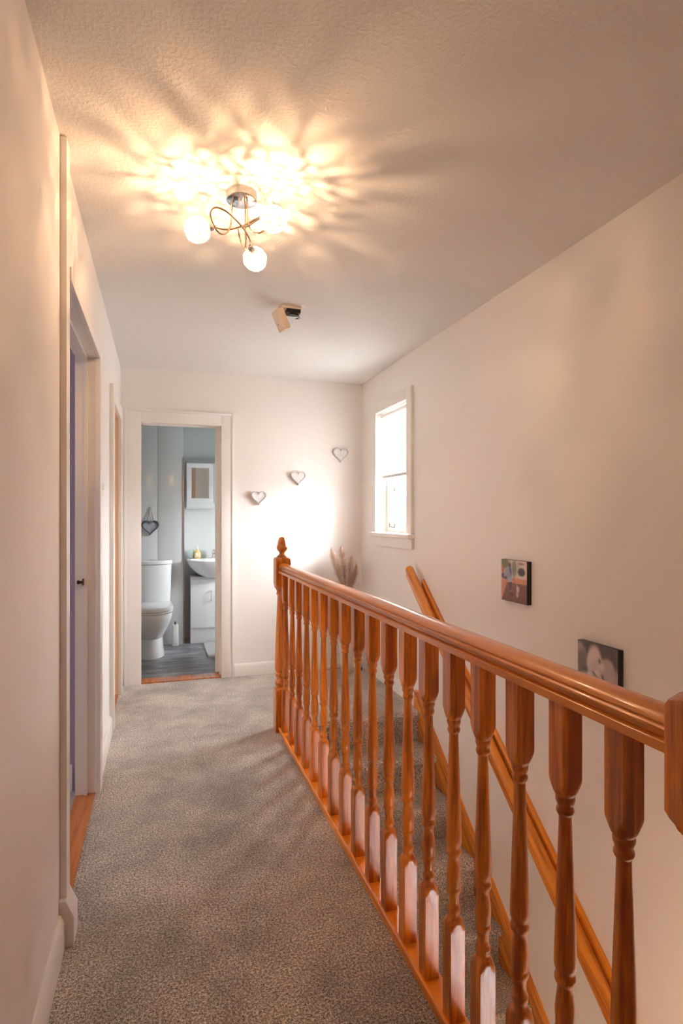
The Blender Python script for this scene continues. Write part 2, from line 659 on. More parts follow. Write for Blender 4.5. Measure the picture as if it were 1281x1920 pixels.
y0, y1, zt = DOOR1
bm = nb()
box(bm, -LW - 0.002, 0.001, y0 - L, y0, 0, zt + L)
box(bm, -LW - 0.002, 0.001, y1, y1 + L, 0, zt + L)
box(bm, -LW - 0.002, 0.001, y0, y1, zt, zt + L)
# door stops
box(bm, -0.046, -0.032, y1 - 0.013, y1, 0, zt)
box(bm, -LW - 0.001, -0.046, y1 - 0.006, y1, 0, zt)
box(bm, -0.046, -0.032, y0, y0 + 0.013, 0, zt)
box(bm, -0.046, -0.032, y0 + 0.013, y1 - 0.013, zt - 0.013, zt)
child(d1, 'lining', bm, M['trim'])
bm = nb()
arch_strip(bm, 'x', 0.0005, 1, y1 - 0.004, y1 + 0.10, 0, zt + 0.045)
arch_strip(bm, 'x', 0.0005, 1, y0, y1 - 0.004, zt + 0.001, zt + 0.045)
child(d1, 'architrave', bm, M['trim'])
# full height board on the near side, kicked out over the old skirting at the foot
bm = nb()
ya, yb = 1.866, y0 - 0.002
box(bm, 0.0005, 0.018, ya, yb, 0.135, H - 0.001)
prism(bm, [(0.0005, 0.135), (0.018, 0.135), (0.040, 0.085), (0.040, 0.0), (0.0005, 0.0)], 'y', ya - 0.02, yb)
child(d1, 'side_board', bm, M['trim'])
bm = nb()
box(bm, -LW, 0.0, y0, y1, 0.0005, 0.006)
child(d1, 'threshold', bm, M['threshold'])
bm = nb()
loft(bm, [(0, 0.016, 0), (0.004, 0.016, 0), (0.006, 0.006, 0), (0.016, 0.006, 0), (0.019, 0.009, 0), (0.025, 0.009, 0), (0.028, 0.004, 0)], n=20)
bmesh.ops.rotate(bm, verts=bm.verts, matrix=Matrix.Rotation(math.radians(-90), 3, 'Y'))
bmesh.ops.translate(bm, verts=bm.verts, vec=(-0.0465, y1 - 0.018, 0.968))
k = child(d1, 'latch_knob', bm, M['dark_metal'])
k['label'] = 'small dark metal knob on the door jamb'

# door 2
d2 = thing('door_2', 'narrow doorway with a wood coloured inner jamb at the far left', 'doorway', (0, DOOR2[0], 0))
struct(d2)
y0, y1, zt = DOOR2
bm = nb()
box(bm, -LW - 0.002, 0.001, y0 - L, y0, 0, zt + L)
box(bm, -LW - 0.002, 0.001, y1, y1 + L, 0, zt + L)
box(bm, -LW - 0.002, 0.001, y0, y1, zt, zt + L)
child(d2, 'lining', bm, M['tan'])
bm = nb()
arch_strip(bm, 'x', 0.0005, 1, y0 - 0.105, y0 + 0.003, 0, zt + 0.09)
arch_strip(bm, 'x', 0.0005, 1, y1 - 0.003, y1 + 0.09, 0, zt + 0.09)
arch_strip(bm, 'x', 0.0005, 1, y0 + 0.003, y1 - 0.003, zt - 0.003, zt + 0.09)
child(d2, 'architrave', bm, M['trim'])
bm = nb()
box(bm, -LW, 0.0, y0, y1, 0.0005, 0.006)
child(d2, 'threshold', bm, M['threshold'])
bm = nb()
box(bm, -0.080, -0.045, y0 + 0.003, y1 - 0.003, 0.010, zt - 0.003)
leaf = child(d2, 'door_leaf', bm, M['tan_dark'])
for hz in (1.62, 0.27):
    bm = nb()
    tube(bm, [(-0.041, y1 - 0.008, hz - 0.045), (-0.041, y1 - 0.008, hz + 0.045)], 0.006)
    child(d2, 'hinge', bm, M['dark_metal'])

# door 3 (bathroom)
d3 = thing('door_3', 'white framed open doorway into the bathroom', 'doorway', (DOOR3[0], YB, 0))
struct(d3)
x0, x1, zt = DOOR3
bm = nb()
box(bm, x0 - L, x0, YB - 0.001, YB + LT + 0.002, 0, zt + L)
box(bm, x1, x1 + L, YB - 0.001, YB + LT + 0.002, 0, zt + L)
box(bm, x0, x1, YB - 0.001, YB + LT + 0.002, zt, zt + L)
box(bm, x1 - 0.014, x1, YB + 0.05, YB + 0.064, 0, zt)
box(bm, x0 + 0.013, x1 - 0.014, YB + 0.05, YB + 0.064, zt - 0.013, zt)
child(d3, 'lining', bm, M['trim'])
bm = nb()
arch_strip(bm, 'y', YB - 0.0005, -1, 0.028, x0 + 0.004, 0, zt + 0.095)
arch_strip(bm, 'y', YB - 0.0005, -1, x1 - 0.004, 0.838, 0, zt + 0.095)
arch_strip(bm, 'y', YB - 0.0005, -1, x0 + 0.004, x1 - 0.004, zt - 0.004, zt + 0.095)
# stepped inner moulding
arch_strip(bm, 'y', YB - 0.022, -1, 0.028, 0.045, 0, zt + 0.095, 0.006)
arch_strip(bm, 'y', YB - 0.022, -1, 0.821, 0.838, 0, zt + 0.095, 0.006)
arch_strip(bm, 'y', YB - 0.022, -1, 0.045, 0.821, zt + 0.078, zt + 0.095, 0.006)
child(d3, 'architrave', bm, M['trim'])
bm = nb()
box(bm, x0, x1, YB - 0.012, YB + LT, 0.0005, 0.009)
child(d3, 'threshold', bm, M['threshold'])
bm = nb()
prism(bm, [(x1 - 0.040, YB + LT + 0.010), (x1 - 0.003, YB + LT + 0.006), (x1 + 0.117, YB + LT + 0.595), (x1 + 0.080, YB + LT + 0.602)], 'z', 0.012, zt - 0.003)
child(d3, 'door_leaf', bm, M['trim'])
bm = nb()
box(bm, x0 - 0.0, x0 + 0.002, YB + 0.02, YB + 0.045, 0.99, 1.05)
child(d3, 'strike_plate', bm, M['chrome'])

# ---- window 1
w1 = thing('window_1', 'bright white framed window with a half lowered blind at the stair head', 'window', (W, WIN1[0], WIN1[2]))
struct(w1)
y0, y1, z0, z1 = WIN1
FX = W + 0.075      # frame plane
bm = nb()
t = 0.038
for b in ((y0, y1, z0, z0 + t), (y0, y1, z1 - t, z1), (y0, y0 + t, z0 + t, z1 - t), (y1 - t, y1, z0 + t, z1 - t), (y0 + t, y1 - t, 1.66, 1.70)):
    box(bm, FX, FX + 0.06, b[0], b[1], b[2], b[3], bevel=0.003)
child(w1, 'window_frame', bm, M['trim'])
bm = nb()
for b in ((y0 + t, y1 - t, z0 + t, z0 + t + 0.035), (y0 + t, y1 - t, 1.625, 1.66), (y0 + t, y0 + t + 0.035, z0 + t + 0.035, 1.625), (y1 - t - 0.035, y1 - t, z0 + t + 0.035, 1.625)):
    box(bm, FX - 0.008, FX + 0.045, b[0], b[1], b[2], b[3], bevel=0.003)
sash = child(w1, 'sash', bm, M['trim'])
bm = nb()
box(bm, FX + 0.022, FX + 0.026, y0 + t + 0.03, y1 - t - 0.03, z0 + t + 0.03, 1.63)
box(bm, FX + 0.030, FX + 0.034, y0 + t, y1 - t, 1.70, z1 - t)
child(w1, 'pane', bm, M['glass'])
bm = nb()
box(bm, W - 0.052, FX + 0.02, y0 - 0.105, y1 + 0.10, z0 - 0.028, z0 + 0.002, bevel=0.008)
child(w1, 'window_sill', bm, M['trim'])
bm = nb()
box(bm, W - 0.022, W - 0.0005, y0 - 0.09, y1 + 0.075, z0 - 0.10, z0 - 0.030, bevel=0.004)
child(w1, 'apron', bm, M['trim'])
bm = nb()
box(bm, W - 0.022, W - 0.0005, y0 - 0.082, y0 + 0.002, z0 + 0.004, z1 + 0.075, bevel=0.003)
box(bm, W - 0.022, W - 0.0005, y1 - 0.002, y1 + 0.075, z0 + 0.004, z1 + 0.075, bevel=0.003)
box(bm, W - 0.022, W - 0.0005, y0 + 0.003, y1 - 0.003, z1 - 0.002, z1 + 0.075, bevel=0.003)
child(w1, 'architrave', bm, M['trim'])
bm = nb()
box(bm, FX - 0.026, FX - 0.009, 3.985, 4.02, 1.455, 1.487)
tube(bm, [(FX - 0.030, 4.0, 1.478), (FX - 0.034, 3.985, 1.470), (FX - 0.034, 3.975, 1.44)], 0.005)
child(w1, 'handle', bm, M['dark_metal'])
bm = nb()
tube(bm, [(FX - 0.013, 4.03, 1.185), (FX - 0.013, 4.03, 1.42), (FX - 0.013, 4.13, 1.415), (FX - 0.013, 4.13, 1.19), (FX - 0.013, 4.035, 1.183)], 0.0028, n=6)
child(w1, 'stay_bar', bm, M['dark_grey'])

# roller blind inside the reveal
bl = thing('roller_blind', 'white roller blind half lowered in the stair head window', 'blind', (W + 0.06, y0, z1))
bm = nb()
box(bm, W + 0.040, W + 0.0415, y0 + 0.012, y1 - 0.012, 1.575, z1 - 0.03)
child(bl, 'fabric', bm, M['blind'])
bm = nb()
tube(bm, [(W + 0.040, y0 + 0.008, z1 - 0.026), (W + 0.040, y1 - 0.008, z1 - 0.026)], 0.019, n=16)
child(bl, 'roller', bm, M['trim'])
bm = nb()
box(bm, W + 0.033, W + 0.049, y0 + 0.010, y1 - 0.010, 1.562, 1.585, bevel=0.004)
q = child(bl, 'bottom_bar', bm, M['heart_edge'])
q['label'] = 'grey bottom bar of the blind'

# ---- window 2 (downstairs, lights the stair foot) and window 3 (bathroom)
for nm, wi, lab in (('window_2', WIN2, 'white framed window beside the foot of the stairs'), ('window_3', WIN3, 'white framed bathroom window')):
    y0, y1, z0, z1 = wi
    bm = nb()
    for b in ((y0, y1, z0, z0 + 0.04), (y0, y1, z1 - 0.04, z1), (y0, y0 + 0.04, z0 + 0.04, z1 - 0.04), (y1 - 0.04, y1, z0 + 0.04, z1 - 0.04)):
        box(bm, W + 0.14, W + 0.19, b[0], b[1], b[2], b[3])
    ww = thing(nm, lab, 'window', (W + 0.1, y0, z0))
    struct(ww)
    child(ww, 'window_frame', bm, M['trim'])
    bm = nb()
    box(bm, W + 0.16, W + 0.165, y0 + 0.04, y1 - 0.04, z0 + 0.04, z1 - 0.04)
    child(ww, 'pane', bm, M['tinted_glass'] if nm == 'window_2' else M['glass'])

# ---- lilac room behind door 1
o = boxes('wall_lilac', M['purple'], [(-3.0, -LW - 0.001, 2.90, 2.98, 0, H), (-3.08, -3.0, 0.4, 2.98, 0, H), (-3.0, -LW - 0.001, 0.32, 0.4, 0, H)])
struct(o, 'lilac painted walls of the room behind the first door', 'wall')
bm = nb()
prism(bm, [(2.8995 - p[0], p[1] + 0.0005) for p in skirt_profile(0.016, 0.12)], 'x', -3.0, -LW - 0.022)
struct(obj('baseboard_lilac', bm, M['trim']), 'white skirting board in the lilac room', 'skirting board')
o = boxes('floor_lilac', M['room_carpet'], [(-3.08, -LW, 0.32, 2.98, -0.1, 0.0)])
struct(o, 'pale grey carpet in the lilac room', 'floor')
o = boxes('ceiling_lilac', M['ceiling'], [(-3.08, -LW - 0.001, 0.32, 2.98, H, H + 0.08)])
struct(o, 'white ceiling of the lilac room', 'ceiling')
# unseen area lamp lights the lilac room; no window is built there
lw = bpy.data.lights.new('lilac_room_fill', 'AREA')
lw.shape = 'RECTANGLE'; lw.size, lw.size_y = 1.0, 1.1
lw.energy = 9
lw.color = (1.0, 0.95, 0.92)
lo = bpy.data.objects.new('lilac_room_fill', lw)
COL.objects.link(lo)
lo.location = (-2.9, 1.6, 1.4)
lo.rotation_euler = Vector((1, 0.25, -0.1)).to_track_quat('-Z', 'Z').to_euler()

# unseen warm lamp added to brighten the lower right wall
hl = bpy.data.lights.new('lower_wall_fill', 'POINT')
hl.energy = 20.0
hl.color = (1.0, 0.66, 0.40)
hl.shadow_soft_size = 0.09
hlo = bpy.data.objects.new('lower_wall_fill', hl)
COL.objects.link(hlo)
hlo.location = (0.55, 0.0, -0.62)

# ---- bathroom shell
BY0, BY1, BX0 = YB + LT, 6.20, -0.45
PY = 5.95
o = boxes('wall_bathroom_left', M['bath_paint'], [(BX0 - 0.08, BX0, BY0, BY1 + 0.1, 0, H)])
struct(o, 'painted left wall of the bathroom', 'wall')
bm = nb()
box(bm, BX0, W, BY1, BY1 + 0.1, 0, H)
o = obj('wall_bathroom_back', bm, M['bath_paint'])
struct(o, 'grey green painted wall above the white panels in the bathroom', 'wall')
o = obj('wall_bathroom_right', wall_grid(nb(), 'x', W, W + 0.26, BY0 + 0.001, BY1 + 0.1, 0, H, [WIN3]), M['bath_paint'])
struct(o, 'bathroom side wall with a window', 'wall')
o = boxes('floor_bathroom', M['vinyl'], [(BX0, W, BY0, BY1, -0.1, 0.0), (DOOR3[0], DOOR3[1], YB + 0.0, BY0, -0.1, 0.0)])
struct(o, 'mottled grey vinyl floor of the bathroom', 'floor')
o = boxes('ceiling_bathroom', M['bath_paint'], [(BX0 - 0.08, W + 0.26, BY0, BY1 + 0.1, H, H + 0.08)])
struct(o, 'ceiling of the bathroom', 'ceiling')
# boxed-in panel behind the toilet: tongue-and-groove cladding with fine joints
bm = nb()
xs = [BX0, -0.24, 0.01, 0.26, 0.505]
for i in range(4):
    box(bm, xs[i] + (0.0012 if i else 0), xs[i + 1] - 0.0012, PY, BY1 - 0.001, 0.0005, H - 0.001, bevel=0.0012)
o = obj('wall_panel_left', bm, M['panel'])
struct(o, 'glossy pale cladding panels behind the toilet', 'wall')
bm = nb()
box(bm, 0.507, W - 0.001, BY1 - 0.012, BY1 - 0.001, 0.0005, 1.862)
o = obj('wall_panel_right', bm, M['panel'])
struct(o, 'white glossy wall panel behind the basin', 'wall')
bm = nb()
box(bm, 0.500, 0.513, PY - 0.006, PY + 0.012, 0.0005, 1.865, bevel=0.002)
o = obj('trim_1', bm, M['gold'])
struct(o, 'slim shiny corner trim at the edge of the bathroom panels', 'trim')

# ================================================================== STAIRCASE
st = thing('staircase', 'carpeted staircase descending between the balustrade and the right wall', 'staircase', (1.45, NOSE_Y, 0))
for i in range(1, 13):
    yr = NOSE_Y - GOING * (i - 1)
    z = -RISE * i
    bm = nb()
    prof = [(yr, z), (yr, z - 0.05), (yr - GOING, z - 0.05), (yr - GOING - 0.018, z - 0.046), (yr - GOING - 0.032, z - 0.030),
            (yr - GOING - 0.032, z - 0.016), (yr - GOING - 0.020, z - 0.003), (yr - GOING, z)]
    prism(bm, prof, 'x', 1.003, W - 0.032)
    # riser under the nosing of the step above
    prism(bm, [(yr, z), (yr + 0.02, z), (yr + 0.02, z + RISE - 0.052), (yr, z + RISE - 0.052)], 'x', 1.003, W - 0.032)
    child(st, 'step', bm, M['carpet'])
yr = NOSE_Y - GOING * 12
bm = nb()
prism(bm, [(yr, -RISE * 13), (yr + 0.02, -RISE * 13), (yr + 0.02, -RISE * 12 - 0.052), (yr, -RISE * 12 - 0.052)], 'x', 1.003, W - 0.032)
child(st, 'riser', bm, M['carpet'])
bm = nb()


def zl(y, k):
    return 0.81 * (y - NOSE_Y) + k


ye = 0.62
prism(bm, [(3.485, -0.05), (3.485, 0.115), (3.46, 0.110), (ye, zl(ye, 0.08)), (ye, zl(ye, -0.22)), (3.30, zl(3.30, -0.22)), (3.42, -0.22)], 'x', W - 0.030, W - 0.0005)
prism(bm, [(3.487, 0.114), (3.46, 0.116), (3.46, 0.108), (3.487, 0.106)], 'x', W - 0.034, W - 0.0006)
child(st, 'string_board', bm, M['pine_s'])

# ================================================================== WALL HANDRAIL
hr = thing('wall_handrail', 'varnished pine handrail on a backboard sloping down the right wall', 'handrail', (W - 0.04, 3.45, 0.85))


def sheared(bm, prof, ya, yb_, k):
    a = [bm.verts.new((p[0], ya, zl(ya, k) + p[1])) for p in prof]
    b = [bm.verts.new((p[0], yb_, zl(yb_, k) + p[1])) for p in prof]
    n = len(prof)
    for i in range(n):
        bm.faces.new((a[i], a[(i + 1) % n], b[(i + 1) % n], b[i]))
    bm.faces.new(a)
    bm.faces.new(list(reversed(b)))


bm = nb()
B1 = W - 0.0006
B0 = W - 0.021
sheared(bm, [(B1, -0.012), (B0 + 0.004, -0.012), (B0, -0.006), (B0, 0.094), (B0 + 0.004, 0.100), (B0 + 0.012, 0.103), (B1, 0.103)], 0.75, 3.385, 0.785)
child(hr, 'backboard', bm, M['pine_s'])
bm = nb()
R0, R1 = W - 0.084, W - 0.022
cx = (R0 + R1) / 2
prof = []
for k in range(13):
    a = math.pi * k / 12
    prof.append((cx + 0.029 * math.cos(a), 0.052 + 0.026 * math.sin(a)))
prof += [(cx - 0.030, 0.040), (cx - 0.024, 0.032), (cx - 0.026, 0.006), (cx - 0.020, 0.0), (cx + 0.020, 0.0), (cx + 0.026, 0.006), (cx + 0.024, 0.032), (cx + 0.030, 0.040)]
sheared(bm, prof, 0.75, 3.50, 0.795)
child(hr, 'rail', bm, M['pine_s'])

# ================================================================== BALUSTRADE
BX = 0.972
bal = thing('balustrade', 'varnished pine balustrade with turned spindles along the landing', 'balustrade', (BX, 3.35, 0))
# base rail
bm = nb()
prism(bm, [(0.945, 0.0005), (0.945, 0.018), (0.941, 0.022), (0.942, 0.030), (0.947, 0.034), (0.952, 0.032), (0.9535, 0.029), (1.000, 0.029), (1.003, 0.026), (1.003, 0.0005)], 'y', 0.60, 3.31)
child(bal, 'base_rail', bm, M['pine_y'])
# hand rail
RZ = 0.935
pr = [(-0.030, 0.0), (-0.030, 0.014), (-0.028, 0.016), (-0.0210, 0.018), (-0.0210, 0.0238), (-0.029, 0.0255), (-0.032, 0.029), (-0.0325, 0.033), (-0.030, 0.036),
      (-0.0262, 0.0375), (-0.0262, 0.0392), (-0.0290, 0.0405), (-0.026, 0.046), (-0.018, 0.0515), (-0.008, 0.0548), (0.0, 0.0555)]
prof = [(BX + a, RZ + b) for a, b in pr] + [(BX - a, RZ + b) for a, b in reversed(pr[:-1])]
bm = nb()
prism(bm, prof, 'y', 0.605, 3.31)
child(bal, 'handrail', bm, M['pine_y'])


def ngon_sq(z0, z1, h):
    e = 0.0015
    return [(z0, h, 1), (z1, h, 1)]


BAL = [(0.028, 0.0205, 1), (0.250, 0.0205, 1.0290), (0.258, 0.0205, 1.0272), (0.265, 0.0205, 1.0248), (0.270, 0.0205, 1.0222), (0.274, 0.0205, 1.0196), (0.277, 0.0168, 0), (0.280, 0.0150, 0),
       (0.284, 0.0138, 0), (0.288, 0.0150, 0), (0.293, 0.0168, 0), (0.299, 0.0168, 0), (0.303, 0.0150, 0), (0.306, 0.0132, 0),
       (0.318, 0.0125, 0), (0.330, 0.0140, 0), (0.336, 0.0150, 0), (0.338, 0.0168, 0), (0.343, 0.0178, 0), (0.348, 0.0176, 0), (0.351, 0.0160, 0),
       (0.353, 0.0158, 0), (0.356, 0.0170, 0), (0.360, 0.0172, 0), (0.364, 0.0168, 0), (0.372, 0.0178, 0), (0.382, 0.0178, 0), (0.398, 0.0162, 0), (0.414, 0.0142, 0), (0.424, 0.0136, 0),
       (0.428, 0.0150, 0), (0.431, 0.0175, 0), (0.436, 0.0188, 0), (0.441, 0.0188, 0), (0.445, 0.0172, 0), (0.448, 0.0162, 0), (0.452, 0.0165, 0), (0.457, 0.0186, 0), (0.466, 0.0194, 0),
       (0.490, 0.0190, 0), (0.56, 0.0167, 0), (0.64, 0.0140, 0), (0.70, 0.0119, 0), (0.722, 0.0113, 0), (0.728, 0.0116, 0), (0.731, 0.0140, 0), (0.735, 0.0156, 0), (0.740, 0.0156, 0), (0.743, 0.0138, 0),
       (0.746, 0.0136, 0), (0.750, 0.0148, 0), (0.754, 0.0166, 0), (0.760, 0.0170, 0), (0.763, 0.0160, 0), (0.765, 0.0170, 0), (0.768, 0.0205, 1.0190), (0.774, 0.0205, 1.0215), (0.781, 0.0205, 1.0245), (0.790, 0.0205, 1.0275), (0.796, 0.0205, 1.0290), (0.940, 0.0205, 1)]
bys = [3.246, 3.075, 2.914, 2.755, 2.601, 2.445, 2.290, 2.134, 1.985, 1.833, 1.685, 1.540, 1.404, 1.265, 1.131, 0.993, 0.857, 0.721]
proto = None
for i, by in enumerate(bys):
    if proto is None:
        bm = nb()
        loft(bm, BAL)
        proto = obj('baluster', bm, M['pine_z'], bal)
        c = proto
    else:
        c = proto.copy()
        COL.objects.link(c)
        c.parent = bal
    c.matrix_parent_inverse = Matrix.Translation(-bal.location)
    c.location = (BX, by, 0)
NEW = [(0.0005, 0.045, 1), (0.236, 0.045, 1), (0.238, 0.045, 1.0635), (0.247, 0.045, 1.058), (0.254, 0.045, 1.051), (0.258, 0.045, 1.045), (0.261, 0.038, 0), (0.264, 0.034, 0), (0.270, 0.038, 0), (0.278, 0.042, 0), (0.288, 0.042, 0), (0.295, 0.037, 0),
       (0.302, 0.034, 0), (0.312, 0.034, 0), (0.320, 0.0365, 0), (0.326, 0.040, 0), (0.334, 0.0415, 0), (0.341, 0.040, 0), (0.345, 0.0365, 0), (0.350, 0.037, 0), (0.358, 0.0415, 0), (0.39, 0.0425, 0), (0.50, 0.040, 0), (0.65, 0.034, 0), (0.78, 0.0282, 0), (0.797, 0.0272, 0),
       (0.801, 0.030, 0), (0.806, 0.034, 0), (0.813, 0.0345, 0), (0.818, 0.031, 0), (0.822, 0.030, 0), (0.830, 0.034, 0), (0.836, 0.036, 0), (0.840, 0.045, 1.040), (0.848, 0.045, 1.048), (0.857, 0.045, 1.056), (0.866, 0.045, 1.0635), (1.008, 0.045, 1.0635), (1.016, 0.045, 1.056), (1.021, 0.045, 1.047), (1.024, 0.040, 0)]
FIN = [(1.020, 0.030, 0), (1.028, 0.031, 0), (1.034, 0.027, 0), (1.040, 0.019, 0), (1.047, 0.0155, 0), (1.053, 0.0165, 0), (1.060, 0.0235, 0), (1.070, 0.0300, 0), (1.080, 0.0325, 0), (1.088, 0.0325, 0), (1.093, 0.0295, 0), (1.100, 0.0275, 0),
       (1.120, 0.0235, 0), (1.133, 0.0195, 0), (1.140, 0.0150, 0), (1.144, 0.0080, 0)]
for ny in (3.352, 0.562):
    bm = nb()
    loft(bm, NEW)
    p = obj('newel_post', bm, M['pine_z'], bal)
    p.matrix_parent_inverse = Matrix.Translation(-bal.location)
    p.location = (BX, ny, 0)
    bm = nb()
    loft(bm, FIN)
    f = obj('finial', bm, M['pine_z'], p)

# ================================================================== CEILING LAMP
LX, LY = 0.552, 2.008
GL = [(186, 0.150, 2.229), (-54, 0.150, 2.250), (63, 0.150, 2.224)]
lamp = thing('ceiling_lamp', 'three arm chrome ceiling lamp with glowing wire globes', 'ceiling lamp', (LX, LY, H))


def lampchild(name, bm, m, parent=None, loc=(0, 0, 0)):
    o = obj(name, bm, m, parent or lamp, loc=loc)
    return o


bm = nb()
loft(bm, [(0.0, 0.052, 0), (-0.002, 0.054, 0), (-0.024, 0.054, 0), (-0.029, 0.0525, 0), (-0.030, 0.050, 0), (-0.0305, 0.0, 0)], n=48, cap=False)
lampchild('ceiling_plate', bm, M['chrome'])
rnd = random.Random(7)
bulbs = []
for gi, (deg, rad, gz) in enumerate(GL):
    a = math.radians(deg)
    dz = gz - H
    R = Matrix.Rotation(a, 3, 'Z')

    def loc(x, y, z):
        return R @ Vector((x, y, z))
    # local frame: globe along +x; loop on the far side of the globe
    P = [(-0.012, 0.030, -0.028), (-0.013, 0.031, -0.070), (-0.015, 0.034, -0.115), (-0.026, 0.046, -0.150), (-0.048, 0.062, -0.158),
         (-0.074, 0.076, -0.138), (-0.088, 0.078, -0.108), (-0.080, 0.062, -0.088), (-0.055, 0.036, -0.090), (-0.010, 0.004, -0.112), (0.045, -0.010, -0.132), (rad - 0.052, -0.004, dz + 0.022)]
    bm = nb()
    tube(bm, [loc(*p) for p in catmull(P, 7)], 0.0031, n=10)
    lampchild('arm', bm, M['brass'])
    gc = loc(rad, 0, dz)
    d = Vector((math.cos(a), math.sin(a), -0.35)).normalized()
    # lamp holder: small cup with a collar
    bm = nb()
    loft(bm, [(-0.066, 0.004, 0), (-0.062, 0.008, 0), (-0.058, 0.0105, 0), (-0.046, 0.0105, 0), (-0.044, 0.0135, 0), (-0.038, 0.0135, 0), (-0.036, 0.009, 0), (-0.020, 0.008, 0)], n=24)
    q = d.to_track_quat('Z', 'Y').to_matrix()
    bmesh.ops.transform(bm, matrix=Matrix.Translation(gc) @ q.to_4x4(), verts=bm.verts)
    lampchild('lamp_holder', bm, M['chrome'])
    # wire globe: many tangled hoops
    bm = nb()
    RG = 0.0435
    for w in range(38):
        ax = Vector((rnd.gauss(0, 1), rnd.gauss(0, 1), rnd.gauss(0, 1))).normalized()
        u = ax.orthogonal().normalized()
        v = ax.cross(u)
        off = rnd.uniform(-0.55, 0.55)
        rr = math.sqrt(1 - off * off)
        rj = rnd.uniform(0.93, 1.0)
        n = 26
        ph = rnd.uniform(0, 6.28)
        pts = []
        for k in range(n):
            t = 2 * math.pi * k / n
            wob = 1 + 0.035 * math.sin(5 * t + ph)
            pts.append(gc + (ax * off + (u * math.cos(t) + v * math.sin(t)) * rr) * RG * rj * wob)
        tube(bm, pts, 0.0008, n=6, closed=True)
    g = lampchild('wire_globe', bm, M['wire'])
    # clear beads threaded on the wires
    bm = nb()
    for k in range(46):
        ax = Vector((rnd.gauss(0, 1), rnd.gauss(0, 1), rnd.gauss(0, 1))).normalized()
        mm = Matrix.Translation(gc + ax * RG * 0.97)
        bmesh.ops.create_icosphere(bm, subdivisions=1, radius=0.0028, matrix=mm)
    o = obj('bead', bm, M['wire'], g)
    o.name = 'beads'
    o['kind'] = 'stuff'
    # halogen capsule
    bm = nb()
    loft(bm, [(-0.020, 0.0045, 0), (0.004, 0.0055, 0), (0.009, 0.0040, 0), (0.011, 0.0010, 0)], n=14)
    bmesh.ops.transform(bm, matrix=Matrix.Translation(gc) @ q.to_4x4(), verts=bm.verts)
    b = lampchild('bulb', bm, emission('glowing_halogen_bulb', (1.0, 0.72, 0.42), 60.0) if gi == 0 else bpy.data.materials['glowing_halogen_bulb'])
    b.visible_shadow = True
    ld = bpy.data.lights.new('halogen_light', 'POINT')
    ld.energy = LAMP_WATTS
    ld.color = (1.0, 0.60, 0.32)
    ld.shadow_soft_size = 0.0026
    lo = bpy.data.objects.new('halogen_light', ld)
    COL.objects.link(lo)
    lo.parent = lamp
    lo.location = gc + d * 0.018

# ================================================================== SMOKE ALARM
sx, sy = 0.955, 3.035
sa = thing('smoke_alarm', 'cream smoke alarm hanging open with its battery bay exposed', 'smoke alarm', (sx, sy, H))
bm = nb()
box(bm, -0.058, 0.052, -0.040, 0.050, -0.014, -0.0005, bevel=0.004)
lampchild('base_plate', bm, M['cream_plastic'], sa)
bm = nb()
box(bm, -0.030, 0.046, -0.036, 0.030, -0.034, -0.0145, bevel=0.002)
box(bm, -0.012, 0.030, -0.030, 0.010, -0.042, -0.034, bevel=0.002)
tube(bm, catmull([(0.03, -0.02, -0.03), (0.036, -0.03, -0.055), (0.02, -0.02, -0.062), (0.044, 0.0, -0.052)], 5), 0.0016, n=6)
tube(bm, catmull([(0.01, -0.03, -0.036), (0.03, -0.042, -0.052), (0.042, -0.03, -0.06)], 5), 0.0016, n=6)
o = lampchild('battery_bay', bm, M['dark'], sa)
bm = nb()
box(bm, -0.058, 0.058, -0.050, 0.050, -0.022, 0.020, bevel=0.013)
loft(bm, [(-0.024, 0.010, 0), (-0.020, 0.014, 0)], n=20)
cov = lampchild('cover', bm, M['cream_plastic'], sa, loc=(-0.056, -0.012, -0.074))
cov.rotation_euler = (math.radians(8), math.radians(64), math.radians(14))
bm = nb()
loft(bm, [(-0.0225, 0.006, 0), (-0.018, 0.006, 0)], cx=0.015, cy=0.006, n=14)
lampchild('test_button', bm, plain('red_brown_lens', (0.35, 0.14, 0.10), 0.3), cov)

# ================================================================== LIGHT SWITCH
sw = thing('light_switch', 'white double light switch between the two left doorways', 'light switch', (0, 3.08, 1.41))
bm = nb()
box(bm, 0.0005, 0.009, -0.066, 0.066, -0.043, 0.043, bevel=0.003)
lampchild('plate', bm, M['white_plastic'], sw)
for yy in (-0.022, 0.022):
    bm = nb()
    box(bm, 0.0085, 0.014, yy - 0.008, yy + 0.008, -0.012, 0.012, bevel=0.002)
    lampchild('rocker', bm, M['white_plastic'], sw)


# ================================================================== HEARTS
def heart_pts(w, n=48):
    P = []
    for k in range(n):
        t = 2 * math.pi * k / n
        x = 16 * math.sin(t) ** 3
        z = 13 * math.cos(t) - 5 * math.cos(2 * t) - 2 * math.cos(3 * t) - math.cos(4 * t)
        P.append((x / 32 * w, (z + 2.5) / 32 * w))
    return P


def heart_ring(bm, w, inner, y0, y1):
    A = heart_pts(w)
    B = [(x * inner, z * inner) for x, z in A]
    n = len(A)
    rows = []
    for pts, y in ((A, y1), (A, y0 + 0.003), ([(x * 0.98, z * 0.98) for x, z in A], y0), ([(x * (inner + 0.02), z * (inner + 0.02)) for x, z in A], y0), (B, y0 + 0.003), (B, y1)):
        rows.append([bm.verts.new((p[0], y, p[1])) for p in pts])
    for j in range(len(rows)):
        a, b = rows[j], rows[(j + 1) % len(rows)]
        for i in range(n):
            bm.faces.new((a[i], a[(i + 1) % n], b[(i + 1) % n], b[i]))


def heart_fill(bm, w, y0, y1):
    prism(bm, heart_pts(w), 'y', y0, y1)


